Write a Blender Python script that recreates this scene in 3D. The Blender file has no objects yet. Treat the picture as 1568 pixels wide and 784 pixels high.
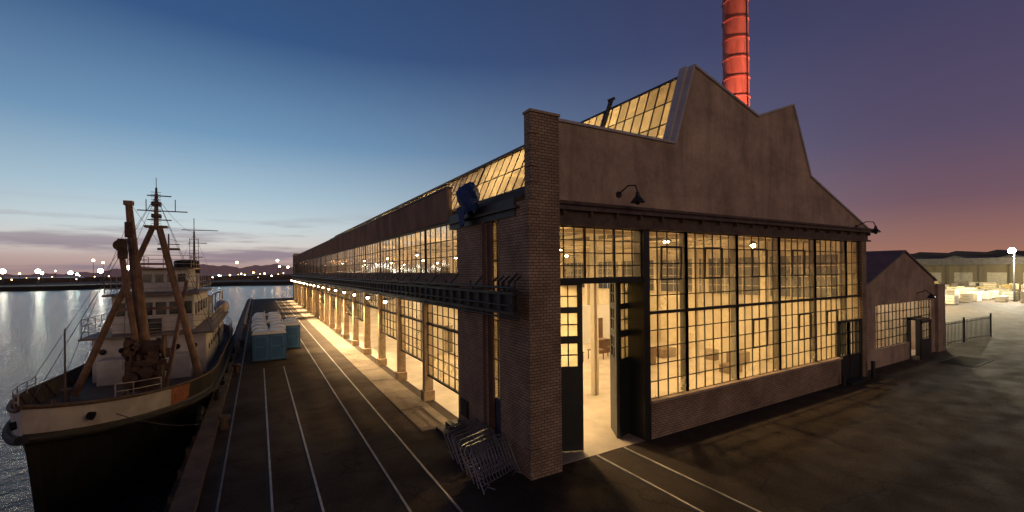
import bpy, math, random
from mathutils import Vector, Matrix
random.seed(7)
S=bpy.context.scene
def lin(r,g,b):
    f=lambda c:(c/255/12.92) if c/255<=.04045 else ((c/255+.055)/1.055)**2.4
    return (f(r),f(g),f(b),1)
# ---------------- materials
def mat(name,col,rough=.7,metal=0,var=.25,scale=1.5,bump=0.0,bscale=12,stretch=(1,1,1),col2=None,spec=.5):
    m=bpy.data.materials.new(name); m.use_nodes=True; nt=m.node_tree; N=nt.nodes; L=nt.links
    b=N['Principled BSDF']; b.inputs['Roughness'].default_value=rough; b.inputs['Metallic'].default_value=metal
    b.inputs['Specular IOR Level'].default_value=spec
    tc=N.new('ShaderNodeTexCoord'); mp=N.new('ShaderNodeMapping'); mp.inputs['Scale'].default_value=stretch
    L.new(tc.outputs['Object'],mp.inputs['Vector'])
    no=N.new('ShaderNodeTexNoise'); no.inputs['Scale'].default_value=scale; no.inputs['Detail'].default_value=6; no.inputs['Roughness'].default_value=.65
    L.new(mp.outputs[0],no.inputs['Vector'])
    cr=N.new('ShaderNodeValToRGB'); cr.color_ramp.elements[0].position=.32; cr.color_ramp.elements[1].position=.68
    c=Vector(col[:3]); c2=Vector(col2[:3]) if col2 else c*(1+var)
    c1=c*(1-var)
    cr.color_ramp.elements[0].color=(*c1,1); cr.color_ramp.elements[1].color=(*[min(1,x) for x in c2],1)
    L.new(no.outputs['Fac'],cr.inputs[0]); L.new(cr.outputs[0],b.inputs['Base Color'])
    if bump:
        n2=N.new('ShaderNodeTexNoise'); n2.inputs['Scale'].default_value=bscale; n2.inputs['Detail'].default_value=5
        L.new(mp.outputs[0],n2.inputs['Vector'])
        bp=N.new('ShaderNodeBump'); bp.inputs['Strength'].default_value=bump; bp.inputs['Distance'].default_value=.03
        L.new(n2.outputs['Fac'],bp.inputs['Height']); L.new(bp.outputs[0],b.inputs['Normal'])
    return m
def stucco_mat(name,col):
    m=mat(name,col,.92,var=.22,scale=.55,bump=.25,bscale=14)
    nt=m.node_tree;N=nt.nodes;L=nt.links;b=N['Principled BSDF']
    src=b.inputs['Base Color'].links[0].from_socket
    tc=[n for n in N if n.type=='TEX_COORD'][0]
    out=src
    for sc,st,lo,hi,a0 in ((1.0,(1.1,1.1,.16),.45,.75,.62),(7.,(1,1,1),.3,.7,.84),(.35,(1,1,1.6),.35,.65,.75)):
        mp=N.new('ShaderNodeMapping'); mp.inputs['Scale'].default_value=st; L.new(tc.outputs['Object'],mp.inputs['Vector'])
        no=N.new('ShaderNodeTexNoise'); no.inputs['Scale'].default_value=sc; no.inputs['Detail'].default_value=7; no.inputs['Roughness'].default_value=.7; no.inputs['Distortion'].default_value=.6
        L.new(mp.outputs[0],no.inputs['Vector'])
        mr=N.new('ShaderNodeMapRange'); mr.inputs[1].default_value=lo; mr.inputs[2].default_value=hi; mr.inputs[3].default_value=1.08; mr.inputs[4].default_value=a0; L.new(no.outputs['Fac'],mr.inputs[0])
        s_=N.new('ShaderNodeVectorMath'); s_.operation='SCALE'; L.new(out,s_.inputs[0]); L.new(mr.outputs[0],s_.inputs['Scale']); out=s_.outputs[0]
    L.new(out,b.inputs['Base Color'])
    return m
def emis(name,col,st):
    m=bpy.data.materials.new(name); m.use_nodes=True; nt=m.node_tree
    b=nt.nodes['Principled BSDF']; b.inputs['Base Color'].default_value=(*col[:3],1)
    b.inputs['Emission Color'].default_value=(*col[:3],1); b.inputs['Emission Strength'].default_value=st
    return m
def brick_mat(name,c1,c2,mortar):
    m=bpy.data.materials.new(name); m.use_nodes=True; nt=m.node_tree; N=nt.nodes; L=nt.links
    b=N['Principled BSDF']; b.inputs['Roughness'].default_value=.85
    tc=N.new('ShaderNodeTexCoord'); sp=N.new('ShaderNodeSeparateXYZ'); L.new(tc.outputs['Object'],sp.inputs[0])
    ad=N.new('ShaderNodeMath'); L.new(sp.outputs[0],ad.inputs[0]); L.new(sp.outputs[1],ad.inputs[1])
    cb=N.new('ShaderNodeCombineXYZ'); L.new(ad.outputs[0],cb.inputs[0]); L.new(sp.outputs[2],cb.inputs[1])
    br=N.new('ShaderNodeTexBrick'); br.inputs['Scale'].default_value=1; br.inputs['Brick Width'].default_value=.24; br.inputs['Row Height'].default_value=.095
    br.inputs['Mortar Size'].default_value=.013; br.inputs['Color1'].default_value=c1; br.inputs['Color2'].default_value=c2; br.inputs['Mortar'].default_value=mortar
    L.new(cb.outputs[0],br.inputs['Vector'])
    no=N.new('ShaderNodeTexNoise'); no.inputs['Scale'].default_value=.9; no.inputs['Detail'].default_value=6; L.new(tc.outputs['Object'],no.inputs['Vector'])
    mr=N.new('ShaderNodeMapRange'); mr.inputs[1].default_value=.3; mr.inputs[2].default_value=.7; mr.inputs[3].default_value=.6; mr.inputs[4].default_value=1.15; L.new(no.outputs['Fac'],mr.inputs[0])
    mx=N.new('ShaderNodeVectorMath'); mx.operation='SCALE'; L.new(br.outputs['Color'],mx.inputs[0]); L.new(mr.outputs[0],mx.inputs['Scale'])
    L.new(mx.outputs[0],b.inputs['Base Color'])
    bp=N.new('ShaderNodeBump'); bp.invert=True; bp.inputs['Strength'].default_value=.8; bp.inputs['Distance'].default_value=.012
    L.new(br.outputs['Fac'],bp.inputs['Height']); L.new(bp.outputs[0],b.inputs['Normal'])
    return m
def glass_mat(name,tl,tr_col,tl_col):
    m=bpy.data.materials.new(name); m.use_nodes=True; nt=m.node_tree; N=nt.nodes; L=nt.links
    for n in list(N):
        if n.type!='OUTPUT_MATERIAL': N.remove(n)
    out=[n for n in N if n.type=='OUTPUT_MATERIAL'][0]
    at=N.new('ShaderNodeAttribute'); at.attribute_name='var'
    tc=N.new('ShaderNodeTexCoord'); no=N.new('ShaderNodeTexNoise'); no.inputs['Scale'].default_value=3; L.new(tc.outputs['Object'],no.inputs['Vector'])
    mu=N.new('ShaderNodeMath'); mu.operation='MULTIPLY'; L.new(at.outputs['Fac'],mu.inputs[0]); L.new(no.outputs['Fac'],mu.inputs[1])
    mr=N.new('ShaderNodeMapRange'); mr.inputs[1].default_value=0; mr.inputs[2].default_value=.7; mr.inputs[3].default_value=tl*.5; mr.inputs[4].default_value=min(1,tl*2.)
    L.new(mu.outputs[0],mr.inputs[0])
    t=N.new('ShaderNodeBsdfTransparent'); t.inputs[0].default_value=tr_col
    g=N.new('ShaderNodeBsdfGlossy'); g.inputs['Roughness'].default_value=.08; g.inputs[0].default_value=(.8,.8,.8,1)
    tn=N.new('ShaderNodeBsdfTranslucent'); tn.inputs[0].default_value=tl_col
    fr=N.new('ShaderNodeFresnel'); fr.inputs[0].default_value=1.4
    m1=N.new('ShaderNodeMixShader'); m2=N.new('ShaderNodeMixShader')
    L.new(mr.outputs[0],m1.inputs[0]); L.new(t.outputs[0],m1.inputs[1]); L.new(tn.outputs[0],m1.inputs[2])
    L.new(fr.outputs[0],m2.inputs[0]); L.new(m1.outputs[0],m2.inputs[1]); L.new(g.outputs[0],m2.inputs[2])
    L.new(m2.outputs[0],out.inputs[0])
    return m
# ---------------- mesh builder
class MB:
    def __init__(s): s.v=[];s.f=[];s.m=[];s.a=[]
    def poly(s,pts,m=0,a=0.):
        i=len(s.v); s.v+= [tuple(p) for p in pts]; s.f.append(tuple(range(i,i+len(pts)))); s.m.append(m); s.a.append(a)
    def hexa(s,c,m=0):
        i=len(s.v); s.v+=[tuple(p) for p in c]
        for f in ((0,3,2,1),(4,5,6,7),(0,1,5,4),(1,2,6,5),(2,3,7,6),(3,0,4,7)):
            s.f.append(tuple(i+k for k in f)); s.m.append(m); s.a.append(0.)
    def box(s,x0,x1,y0,y1,z0,z1,m=0):
        s.hexa([(x0,y0,z0),(x1,y0,z0),(x1,y1,z0),(x0,y1,z0),(x0,y0,z1),(x1,y0,z1),(x1,y1,z1),(x0,y1,z1)],m)
    def beam(s,p,q,w,h,up=(0,0,1),m=0):
        p=Vector(p);q=Vector(q);d=(q-p).normalized();up=Vector(up)
        r=d.cross(up)
        if r.length<1e-3: r=d.cross(Vector((1,0,0)))
        r.normalize(); u=r.cross(d)
        a=r*w/2;b=u*h/2
        s.hexa([p-a-b,p+a-b,q+a-b,q-a-b,p-a+b,p+a+b,q+a+b,q-a+b],m)
    def cyl(s,p,q,r0,r1=None,n=10,m=0,cap=True):
        if r1 is None:r1=r0
        p=Vector(p);q=Vector(q);d=(q-p).normalized()
        r=d.cross(Vector((0,0,1)))
        if r.length<1e-3:r=Vector((1,0,0))
        r.normalize();u=r.cross(d);i=len(s.v)
        for c,R in((p,r0),(q,r1)):
            for k in range(n):
                t=2*math.pi*k/n; s.v.append(tuple(c+r*R*math.cos(t)+u*R*math.sin(t)))
        for k in range(n):
            s.f.append((i+k,i+(k+1)%n,i+n+(k+1)%n,i+n+k));s.m.append(m);s.a.append(0.)
        if cap:
            s.f.append(tuple(i+k for k in reversed(range(n))));s.m.append(m);s.a.append(0.)
            s.f.append(tuple(i+n+k for k in range(n)));s.m.append(m);s.a.append(0.)
    def tube(s,pts,r,n=6,m=0):
        for a,b in zip(pts[:-1],pts[1:]): s.cyl(a,b,r,r,n,m)
    def sphere(s,c,r,m=0,n=10,k=6,sz=1.):
        c=Vector(c);i=len(s.v)
        for a in range(1,k):
            ph=math.pi*a/k
            for b in range(n):
                t=2*math.pi*b/n; s.v.append((c.x+r*math.sin(ph)*math.cos(t),c.y+r*math.sin(ph)*math.sin(t),c.z+sz*r*math.cos(ph)))
        s.v.append((c.x,c.y,c.z+r*sz)); s.v.append((c.x,c.y,c.z-r*sz)); T=len(s.v)-2
        for a in range(k-2):
            for b in range(n):
                s.f.append((i+a*n+b,i+(a+1)*n+b,i+(a+1)*n+(b+1)%n,i+a*n+(b+1)%n));s.m.append(m);s.a.append(0.)
        for b in range(n):
            s.f.append((T,i+b,i+(b+1)%n));s.m.append(m);s.a.append(0.)
            s.f.append((T+1,i+(k-2)*n+(b+1)%n,i+(k-2)*n+b));s.m.append(m);s.a.append(0.)
    def extr(s,prof,d,m=0):
        d=Vector(d);P=[Vector(p) for p in prof];s.poly(P,m);s.poly([p+d for p in reversed(P)],m)
        for a,b in zip(P,P[1:]+P[:1]): s.poly([b,a,a+d,b+d],m)
    def done(s,name,mats,parent=None,smooth=False,loc=None,rot=None,bevel=0):
        me=bpy.data.meshes.new(name); me.from_pydata(s.v,[],s.f); 
        if not isinstance(mats,(list,tuple)):mats=[mats]
        for m in mats: me.materials.append(m)
        me.polygons.foreach_set('material_index',s.m)
        at=me.attributes.new('var','FLOAT','FACE'); at.data.foreach_set('value',s.a)
        if smooth: me.polygons.foreach_set('use_smooth',[True]*len(s.f))
        me.update(); o=bpy.data.objects.new(name,me); S.collection.objects.link(o)
        if parent:o.parent=parent
        if loc:o.location=loc
        if rot:o.rotation_euler=rot
        if smooth:
            es=o.modifiers.new('ES','EDGE_SPLIT'); es.split_angle=math.radians(40)
        if bevel:
            b=o.modifiers.new('B','BEVEL'); b.width=bevel; b.segments=2; b.limit_method='ANGLE'
        return o
def empty(name,loc=(0,0,0),rz=0):
    o=bpy.data.objects.new(name,None); S.collection.objects.link(o); o.location=loc; o.rotation_euler=(0,0,rz); return o
def lamp(name,kind,loc,power,col,parent=None,radius=.15,rot=None,spot=None,blend=.4):
    l=bpy.data.lights.new(name,kind); l.energy=power; l.color=col[:3]
    if kind in('POINT','SPOT'): l.shadow_soft_size=radius
    if kind=='SPOT' and spot: l.spot_size=math.radians(spot); l.spot_blend=blend
    o=bpy.data.objects.new(name,l); S.collection.objects.link(o); o.location=loc
    if rot:o.rotation_euler=rot
    if parent:o.parent=parent
    return o
def glaze(bars,gl,O,U,V,nu,nv,w=.03,dep=.05,maj=0,mw=.08,tilt=.006,skip=0):
    O=Vector(O);U=Vector(U);V=Vector(V);n=U.cross(V).normalized()
    for i in range(nu+1):
        p=O+U*(i/nu); W=mw if (maj and i%maj==0) else w
        bars.beam(p-n*0,p+V,W,dep if W==w else dep*1.6,n)
    for j in range(nv+1):
        p=O+V*(j/nv); bars.beam(p+n*.004,p+U+n*.004,w,dep*.9,n)
    for i in range(nu):
        for j in range(nv):
            if random.random()<skip: continue
            a=O+U*(i/nu)+V*(j/nv);b=a+U/nu;c=b+V/nv;d=a+V/nv
            t=[n*random.uniform(-tilt,tilt) for _ in range(2)]
            gl.poly([a+t[0],b+t[1],c-t[0],d-t[1]],0,random.random()**1.8)

# ---------------- material set
BRICK=brick_mat('brick',(.36,.25,.155,1),(.47,.34,.215,1),(.13,.10,.075,1))
CONC=stucco_mat('weathered_stucco',(.50,.375,.265))
STEEL=mat('dark_steel',(.035,.033,.032),.55,.3,var=.3,scale=4)
SASH=mat('window_sash',(.04,.033,.025),.6,.2,var=.2)
DOORM=mat('door_green_black',(.02,.024,.022),.45,var=.2)
COPE=mat('coping_metal',(.50,.48,.47),.6,.0,var=.2)
CORR=mat('corrugated_rust',(.22,.15,.11),.75,var=.35,scale=.8,stretch=(1,1,.3))
ROOFM=mat('roofing',(.07,.065,.07),.9,var=.3)
CREAM=mat('interior_cream_paint',(.60,.52,.38),.7,var=.12)
FLOORI=mat('interior_floor',(.46,.39,.30),.35,var=.28,scale=.5)
COLM=mat('column_paint',(.34,.24,.14),.7,var=.3,scale=3)
GLASS=glass_mat('factory_glass',.19,(.93,.88,.76,1),(.95,.82,.56,1))
SKYG=glass_mat('skylight_glass',.7,(.9,.84,.66,1),(.95,.82,.53,1))
WHITE=mat('white_ship_paint',(.46,.45,.45),.5,var=.25,scale=1.2,bump=.1)
BLACKH=mat('black_hull_paint',(.006,.007,.010),.5,var=.4,scale=1,spec=.25)
ORANGE=mat('red_lead_paint',(.30,.085,.035),.6,var=.5,scale=2)
BUFF=mat('brown_mast_paint',(.19,.105,.06),.55,var=.45,scale=3)
RUST=mat('rusty_gear',(.09,.05,.03),.8,var=.5,scale=5,bump=.4)
DARKW=mat('dark_window',(.01,.012,.015),.1,var=.1)
RUBBER=mat('black_rubber',(.015,.015,.015),.8,var=.3)
WIRE=mat('wire_rope',(.03,.03,.03),.6)
DECK=mat('ship_deck',(.08,.065,.05),.75,var=.3)
RAIL=mat('rail_steel',(.44,.40,.36),.5,.35,var=.35,scale=2)
TIMBER=mat('fender_timber',(.06,.04,.03),.9,var=.5,scale=3,bump=.5)
BLUEP=mat('blue_plastic',(.03,.12,.27),.45,var=.12)
WPLAS=mat('white_plastic',(.75,.75,.75),.4,var=.06)
GALV=mat('galvanized',(.26,.27,.29),.45,.7,var=.25,scale=6)
WARM=(1,.69,.34)
BULB=emis('lamp_bulb',(1,.8,.5),60)

# ---------------- ground, water
def ground_mat(name,c1,c2):
    m=mat(name,c1,.8,var=.25,scale=.35,bump=.5,bscale=25,col2=c2,spec=.2)
    nt=m.node_tree;N=nt.nodes;L=nt.links;b=N['Principled BSDF']
    src=b.inputs['Base Color'].links[0].from_socket
    tc=[n for n in N if n.type=='TEX_COORD'][0]
    v=N.new('ShaderNodeTexVoronoi'); v.feature='DISTANCE_TO_EDGE'; v.inputs['Scale'].default_value=.22
    nz=N.new('ShaderNodeTexNoise'); nz.inputs['Scale'].default_value=.9; nz.inputs['Detail'].default_value=5
    L.new(tc.outputs['Object'],nz.inputs['Vector'])
    mixv=N.new('ShaderNodeVectorMath'); mixv.operation='MULTIPLY_ADD'; mixv.inputs[1].default_value=(1.5,1.5,1.5)
    L.new(nz.outputs['Color'],mixv.inputs[0]); L.new(tc.outputs['Object'],mixv.inputs[2]); L.new(mixv.outputs[0],v.inputs['Vector'])
    mr=N.new('ShaderNodeMapRange'); mr.inputs[1].default_value=.0; mr.inputs[2].default_value=.012; mr.inputs[3].default_value=.55; mr.inputs[4].default_value=1; L.new(v.outputs[0],mr.inputs[0])
    f=N.new('ShaderNodeTexNoise'); f.inputs['Scale'].default_value=14; f.inputs['Detail'].default_value=6; f.inputs['Roughness'].default_value=.8; L.new(tc.outputs['Object'],f.inputs['Vector'])
    mr2=N.new('ShaderNodeMapRange'); mr2.inputs[1].default_value=.3; mr2.inputs[2].default_value=.7; mr2.inputs[3].default_value=.5; mr2.inputs[4].default_value=1.55; L.new(f.outputs['Fac'],mr2.inputs[0])
    mm=N.new('ShaderNodeMath'); mm.operation='MULTIPLY'; L.new(mr.outputs[0],mm.inputs[0]); L.new(mr2.outputs[0],mm.inputs[1])
    sc=N.new('ShaderNodeVectorMath'); sc.operation='SCALE'; L.new(src,sc.inputs[0]); L.new(mm.outputs[0],sc.inputs['Scale']); L.new(sc.outputs[0],b.inputs['Base Color'])
    r=N.new('ShaderNodeMapRange'); r.inputs[1].default_value=.35; r.inputs[2].default_value=.65; r.inputs[3].default_value=.75; r.inputs[4].default_value=.95; L.new(nz.outputs['Fac'],r.inputs[0]); L.new(r.outputs[0],b.inputs['Roughness'])
    return m
g=MB(); g.poly([(-1.8,-80,0),(1500,-80,0),(1500,1200,0),(60,1200,0),(60,128,0),(-1.8,128,0)]); g.done('ground',ground_mat('asphalt',(.044,.031,.022),(.066,.048,.035)))
g=MB()
y=17.3
while y<116:
    g.box(5.75,7.18,y,y+3.16,.004,.03); y+=3.2
g.done('concrete_apron',ground_mat('apron_concrete',(.17,.135,.10),(.24,.19,.14)))
wm=bpy.data.materials.new('harbour_water'); wm.use_nodes=True; nt=wm.node_tree;N=nt.nodes;L=nt.links;b=N['Principled BSDF']
b.inputs['Base Color'].default_value=(.014,.024,.036,1); b.inputs['Roughness'].default_value=.2; b.inputs['IOR'].default_value=1.33
tc=N.new('ShaderNodeTexCoord')
n1=N.new('ShaderNodeTexNoise'); n1.inputs['Scale'].default_value=.9; n1.inputs['Detail'].default_value=7; n1.inputs['Roughness'].default_value=.62
L.new(tc.outputs['Object'],n1.inputs['Vector'])
bp=N.new('ShaderNodeBump'); bp.inputs['Strength'].default_value=.8; bp.inputs['Distance'].default_value=.38; L.new(n1.outputs['Fac'],bp.inputs['Height']); L.new(bp.outputs[0],b.inputs['Normal'])
w=MB(); w.poly([(-3000,-1500,-1.8),(3500,-1500,-1.8),(3500,4000,-1.8),(-3000,4000,-1.8)]); w.done('water',wm)
# quay wall
QC=mat('quay_concrete',(.11,.08,.06),.9,var=.4,scale=1,bump=.4)
qe=empty('quay_wall')
q=MB(); q.box(-2.1,-1.75,-80,128,-6,.0-.004); q.box(-2.15,-1.55,-80,128,0.006,.18); q.done('wall_face',QC,qe)
q=MB()
for i in range(70):
    y=-4+i*1.9
    q.cyl((-2.32,y,-5),(-2.32,y,-.15+random.uniform(-.1,.1)),.16,.15,8)
q.box(-2.5,-2.12,-4,126,-.75,-.45)
q.done('timber_piles',TIMBER,qe,True)
q=MB()
for y in (22,34,46,60,76,95):
    q.cyl((-1.3,y,0),(-1.3,y,.45),.16,.13,10); q.cyl((-1.3,y,.45),(-1.3,y,.6),.24,.22,10)
q.done('bollards',RUST,qe,True)
q=MB()
for y in range(60,126,3): q.cyl((-1.45,y,0),(-1.45,y,1.0),.04,n=5)
for z in(.5,1.0): q.cyl((-1.45,60,z),(-1.45,125,z),.03,n=5)
f=q.done('quay_railing',GALV)
# rails
def track(name,rails):
    e=empty(name)
    r=MB();s=MB()
    for p,qv in rails:
        p=Vector(p);qv=Vector(qv)
        r.beam(p+Vector((0,0,.018)),qv+Vector((0,0,.018)),.06,.03)
        d=(qv-p).normalized().cross(Vector((0,0,1)))
        s.beam(p+Vector((0,0,.003))-d*.08,qv+Vector((0,0,.003))-d*.08,.09,.004)
    r.done('rails',RAIL,e); s.done('flangeway',RUBBER,e)
track('railway_track',[((.28,-5,0),(.28,34.5,0)),((1.49,-5,0),(1.49,34.5,0))])
track('railway_track',[((3.54,-5,0),(3.54,124,0)),((4.74,-5,0),(4.74,124,0))])
track('railway_track',[((10.3,-6,0),(10.3,11.8,0)),((11.6,-6,0),(11.6,11.8,0))])
RAIL=mat('old_rail_steel',(.20,.17,.15),.6,.3,var=.4,scale=2)
track('crane_rail',[((-1.05,-5,0),(-1.05,124,0))])
# ---------------- main building
B=empty('industrial_building')
FY=11.85; LX=7.32
END=116.
prof=[(8.53,8.62),(8.53,11.62),(14.6,11.66),(15.84,15.1),(20.45,13.75),(23.6,14.86),(25.24,11.38),(32.0,8.85),(31.6,8.62)]
w=MB()
xs=[p[0] for p in prof[1:-1]]; zs=[p[1] for p in prof[1:-1]]
w.extr([(8.53,FY,8.62)]+[(x,FY,z) for x,z in zip(xs,zs)]+[(31.6,FY,8.62)],(0,.35,0))
w.done('gable_wall',CONC,B)
c=MB()
for (x0,z0),(x1,z1) in zip(prof[1:-2],prof[2:-1]):
    c.beam((x0,FY+.15,z0+.03),(x1,FY+.15,z1+.03),.46,.09)
for (x0,z0),(x1,z1),k in (((14.6,11.5),(15.84,15.1),1),):
    c.beam((x0-.1,FY+.37,z0),(x1-.1,FY+.37,z1),.34,.22)
c.done('coping',COPE,B)
c=MB(); c.box(8.0,31.8,FY-.06,FY+.4,8.1,8.62); c.box(8.15,32.1,FY-.28,FY-.06,8.62,8.74); c.cyl((8.2,FY-.22,8.86),(32.1,FY-.22,8.82),.07); c.box(8.3,32,FY-.14,FY-.062,8.1,8.2)
for i in range(20): c.box(8.8+i*1.2,8.86+i*1.2,FY-.25,FY-.06,8.45,8.62)
c.done('lintel_beam',mat('rusty_beam',(.12,.085,.06),.7,.1,var=.4,scale=3),B)
# corner pier
p=MB(); p.box(LX,8.53,11.47,12.25,0,8.85); p.box(LX+.1,8.53,11.47,11.84,8.85,11.6)
z=.2
k=0
while z<11.4:
    off=0 if z<8.7 else .1
    if k%2==0: p.box(LX-.03+off,LX+.35,11.43,11.75,z,z+.24)
    z+=.255;k+=1
p.box(LX,LX+.45,12.25,13.39,0,8.4)
p.box(LX,LX+.45,14.40,17.16,0,8.4)
p.box(31.0,31.6,FY-.05,FY+.4,0,8.1)
p.box(13.08,28.3,FY-.05,FY+.35,0,1.40)
p.done('brick_walls',BRICK,B)
p=MB(); p.box(13.05,28.33,FY-.14,FY+.3,1.403,1.5); p.box(LX+.07,8.57,11.43,11.88,11.6,11.68); p.done('sills',CONC,B)
bars=MB();gl=MB()
glaze(bars,gl,(LX+.2,14.40,1.9),(0,-1.01,0),(0,0,6.5),2,9,.04,.06)
s=MB(); s.box(LX-.04,LX+.42,12.25,17.9,8.4,8.62); s.box(LX-.16,LX+.3,12.0,17.9,8.62,8.7); s.box(LX-.08,LX+.42,12.25,17.9,8.7,9.0)
s.box(LX+.16,LX+.3,13.39,14.4,0,1.9)
s.box(LX+.5,LX+.6,12.25,17.9,8.9,9.45)
s.done('side_steelwork',STEEL,B)
s=MB(); s.box(LX+.03,LX+.12,14.05,14.4,0,8.4); s.box(LX+.0,LX+.06,13.39,13.46,0,8.4); s.cyl((LX-.08,14.5,0),(LX-.08,14.5,8.4),.05)
s.done('slot_trim',mat('oxide_paint',(.11,.055,.04),.7,var=.3),B)
s=MB(); s.box(LX+.1,LX+.15,13.45,13.93,.05,2.0); s.box(LX+.08,LX+.1,13.5,13.9,1.2,1.9); s.done('slot_door',mat('bluegrey_paint',(.04,.07,.10),.5),B)
s=MB(); s.box(LX-.06,LX-.005,16.1,16.8,.6,1.3); s.box(LX-.09,LX-.06,16.2,16.7,.7,1.2); s.box(6.3,7.3,16.2,17.2,0,.16); s.box(6.7,7.3,16.3,17.1,.16,.32)
s.done('wall_box_and_step',STEEL,B)
# side bays
BAY=4.8
cols=[17.16,21.5]
while cols[-1]+BAY<END: cols.append(cols[-1]+BAY)
colm=MB(); sp=MB(); st=MB()
sp.box(LX,LX+.35,17.16,END,5.95,6.42)
sp.box(LX-.05,LX+.38,17.16,END,6.423,6.5)
st.box(LX-.03,LX+.30,17.16,END,8.72,8.8)
st.box(LX+.02,LX+.25,17.16,END,4.98,5.12); st.box(LX+.05,LX+.22,17.16,END,3.9,4.0)
sp.box(LX+.02,LX+.33,17.16,END,5.12,5.948)
for i,y in enumerate(cols):
    if i>0: colm.box(LX-.06,LX+.4,y-.17,y+.17,0,5.1); colm.box(LX-.15,LX+.45,y-.28,y+.28,0,.5)
    if i==len(cols)-1: break
    y1=cols[i+1]
    a=y+(.18 if i else 0); b2=y1-.18
    glaze(bars,gl,(LX+.12,y1,6.5),(0,y-y1,0),(0,0,2.22),6,3,.04,.05,maj=6,mw=.14)
    n=6
    glaze(bars,gl,(LX+.14,b2,4.0),(0,a-b2,0),(0,0,.98),n,2,.035,.05)
    if i in (0,1,2,4,5,7,9,12):
        zb={0:1.35,1:1.9,2:2.4}.get(i,2.6)
        glaze(bars,gl,(LX+.14,b2,zb),(0,a-b2,0),(0,0,3.9-zb),n,max(2,int((3.9-zb)/.5)),.04,.05)
        st.box(LX+.08,LX+.2,a,b2,zb-.08,zb)
colm.done('side_columns',COLM,B,bevel=.02); sp.done('spandrel',mat('spandrel_brown',(.20,.145,.10),.8,var=.35,scale=1.5),B); st.done('side_window_heads',STEEL,B)
f=MB(); y=17.9
while y<END-.2:
    f.poly([(LX-.06,y,8.8),(LX-.12,y+.06,8.8),(LX-.12,y+.06,10.25),(LX-.06,y,10.25)])
    f.poly([(LX-.12,y+.06,8.8),(LX-.12,y+.14,8.8),(LX-.12,y+.14,10.25),(LX-.12,y+.06,10.25)])
    f.poly([(LX-.12,y+.14,8.8),(LX-.06,y+.20,8.8),(LX-.06,y+.20,10.25),(LX-.12,y+.14,10.25)])
    f.poly([(LX-.06,y+.2,8.8),(LX-.06,y+.26,8.8),(LX-.06,y+.26,10.25),(LX-.06,y+.2,10.25)])
    y+=.26
f.box(LX-.05,LX+.1,17.9,END,8.8,10.24); f.done('corrugated_fascia',CORR,B)
f=MB(); f.box(LX-.15,LX+.15,17.9,END,10.25,10.32); f.box(LX-.1,LX+.2,END,END+1.2,0,10.8); f.done('fascia_cap',STEEL,B)
# sloped skylights
sk=MB();sb=MB()
yy=12.25
while yy<60.5:
    glaze(sb,sk,(7.9,yy+4.8,9.45),(0,-4.8,0),(.8,0,1.75),8,2,.03,.05,maj=8,mw=.07); yy+=4.8
sb.box(8.62,8.8,12.2,60.3,11.2,11.3)
yy=12.4
while yy<60:
    glaze(sb,sk,(14.72,yy+4.8,11.75),(0,-4.8,0),(1.1,0,3.1),8,3,.045,.06,maj=8,mw=.1); yy+=4.8
    glaze(sb,sk,(23.8,yy-4.8,14.5),(0,4.8,0),(1.3,0,-2.8),6,3,.04,.06,maj=6,mw=.1)
sb.done('skylight_bars',mat('skylight_bar',(.10,.09,.08),.6),B); sk.done('skylight_glass',SKYG,B)
r=MB()
def rp(x0,z0,x1,z1,y0=12.2,y1=END):
    r.extr([(x0,y0,z0),(x1,y0,z1),(x1,y0,z1-.12),(x0,y0,z0-.12)],(0,y1-y0,0))
rp(8.75,11.2,14.62,11.5); rp(15.84,14.97,20.45,13.62); rp(20.46,13.62,23.65,14.73); rp(25.2,11.3,31.95,8.75)
rp(14.62,11.7,14.74,11.72)
rp(LX,8.9,7.9,9.4,17.9)
rp(7.9,9.4,8.7,11.1,60.5)
rp(7.4,8.9,7.9,9.4,12.3,17.9)
r.done('roof_deck',ROOFM,B)
r=MB(); r.beam((14.45,16.9,11.6),(15.8,16.7,15.35),.14,.18); r.beam((15.6,16.7,15.25),(16.0,16.7,15.45),.12,.14); r.beam((14.0,16.9,11.5),(15.2,16.8,13.9),.07,.07)
r.done('roof_hoist',STEEL,B)
r=MB(); r.box(31.1,31.45,FY+.4,END,0,8.75); r.box(LX,31.4,END,END+.3,0,11.2); r.done('rear_walls',CREAM,B)
r=MB(); r.box(LX+.36,31.1,12.2,END,.004,.02); r.box(8.53,13,FY+.0,12.2,.004,.02); r.done('interior_floor',FLOORI,B)
r=MB()
for y in [17.5+9.6*i for i in range(10)]:
    for x in (15.2,23.4):
        r.box(x-.13,x+.13,y-.02,y+.02,0,11.2); r.box(x-.15,x-.12,y-.14,y+.14,0,11.2); r.box(x+.12,x+.15,y-.14,y+.14,0,11.2)
    r.box(7.8,31,y-.1,y+.1,8.55,8.75); 
    r.beam((8.8,y,11.0),(14.6,y,11.2),.16,.16)
    r.beam((15.2,y,10.6),(25,y,10.6),.14,.2)
    for k in range(11):
        xa=15.2+k*.9; r.beam((xa,y,10.6),(xa+.45,y,12.6 if k%2 else 13.2),.07,.07)
    for k in range(8):
        xa=7.9+k*.9; r.beam((xa,y,8.7),(xa+.45,y,10.6),.06,.06); r.beam((xa+.45,y,10.6),(xa+.9,y,8.7),.06,.06)
    for k in range(8):
        xa=23.9+k*.9; zt=11.1-.37*(k*.9); r.beam((xa,y,8.7),(xa+.45,y,max(8.8,zt)),.06,.06)
    for x in (30.9,): r.box(x-.2,x+.1,y-.2,y+.2,0,8.5)
for y in [14+4.8*i for i in range(20)]: r.box(7.8,31,y-.05,y+.05,8.1,8.25)
for x in (11.4,15.2,19,23.4,27): r.box(x-.05,x+.05,12.4,END,8.35,8.52)
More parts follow.
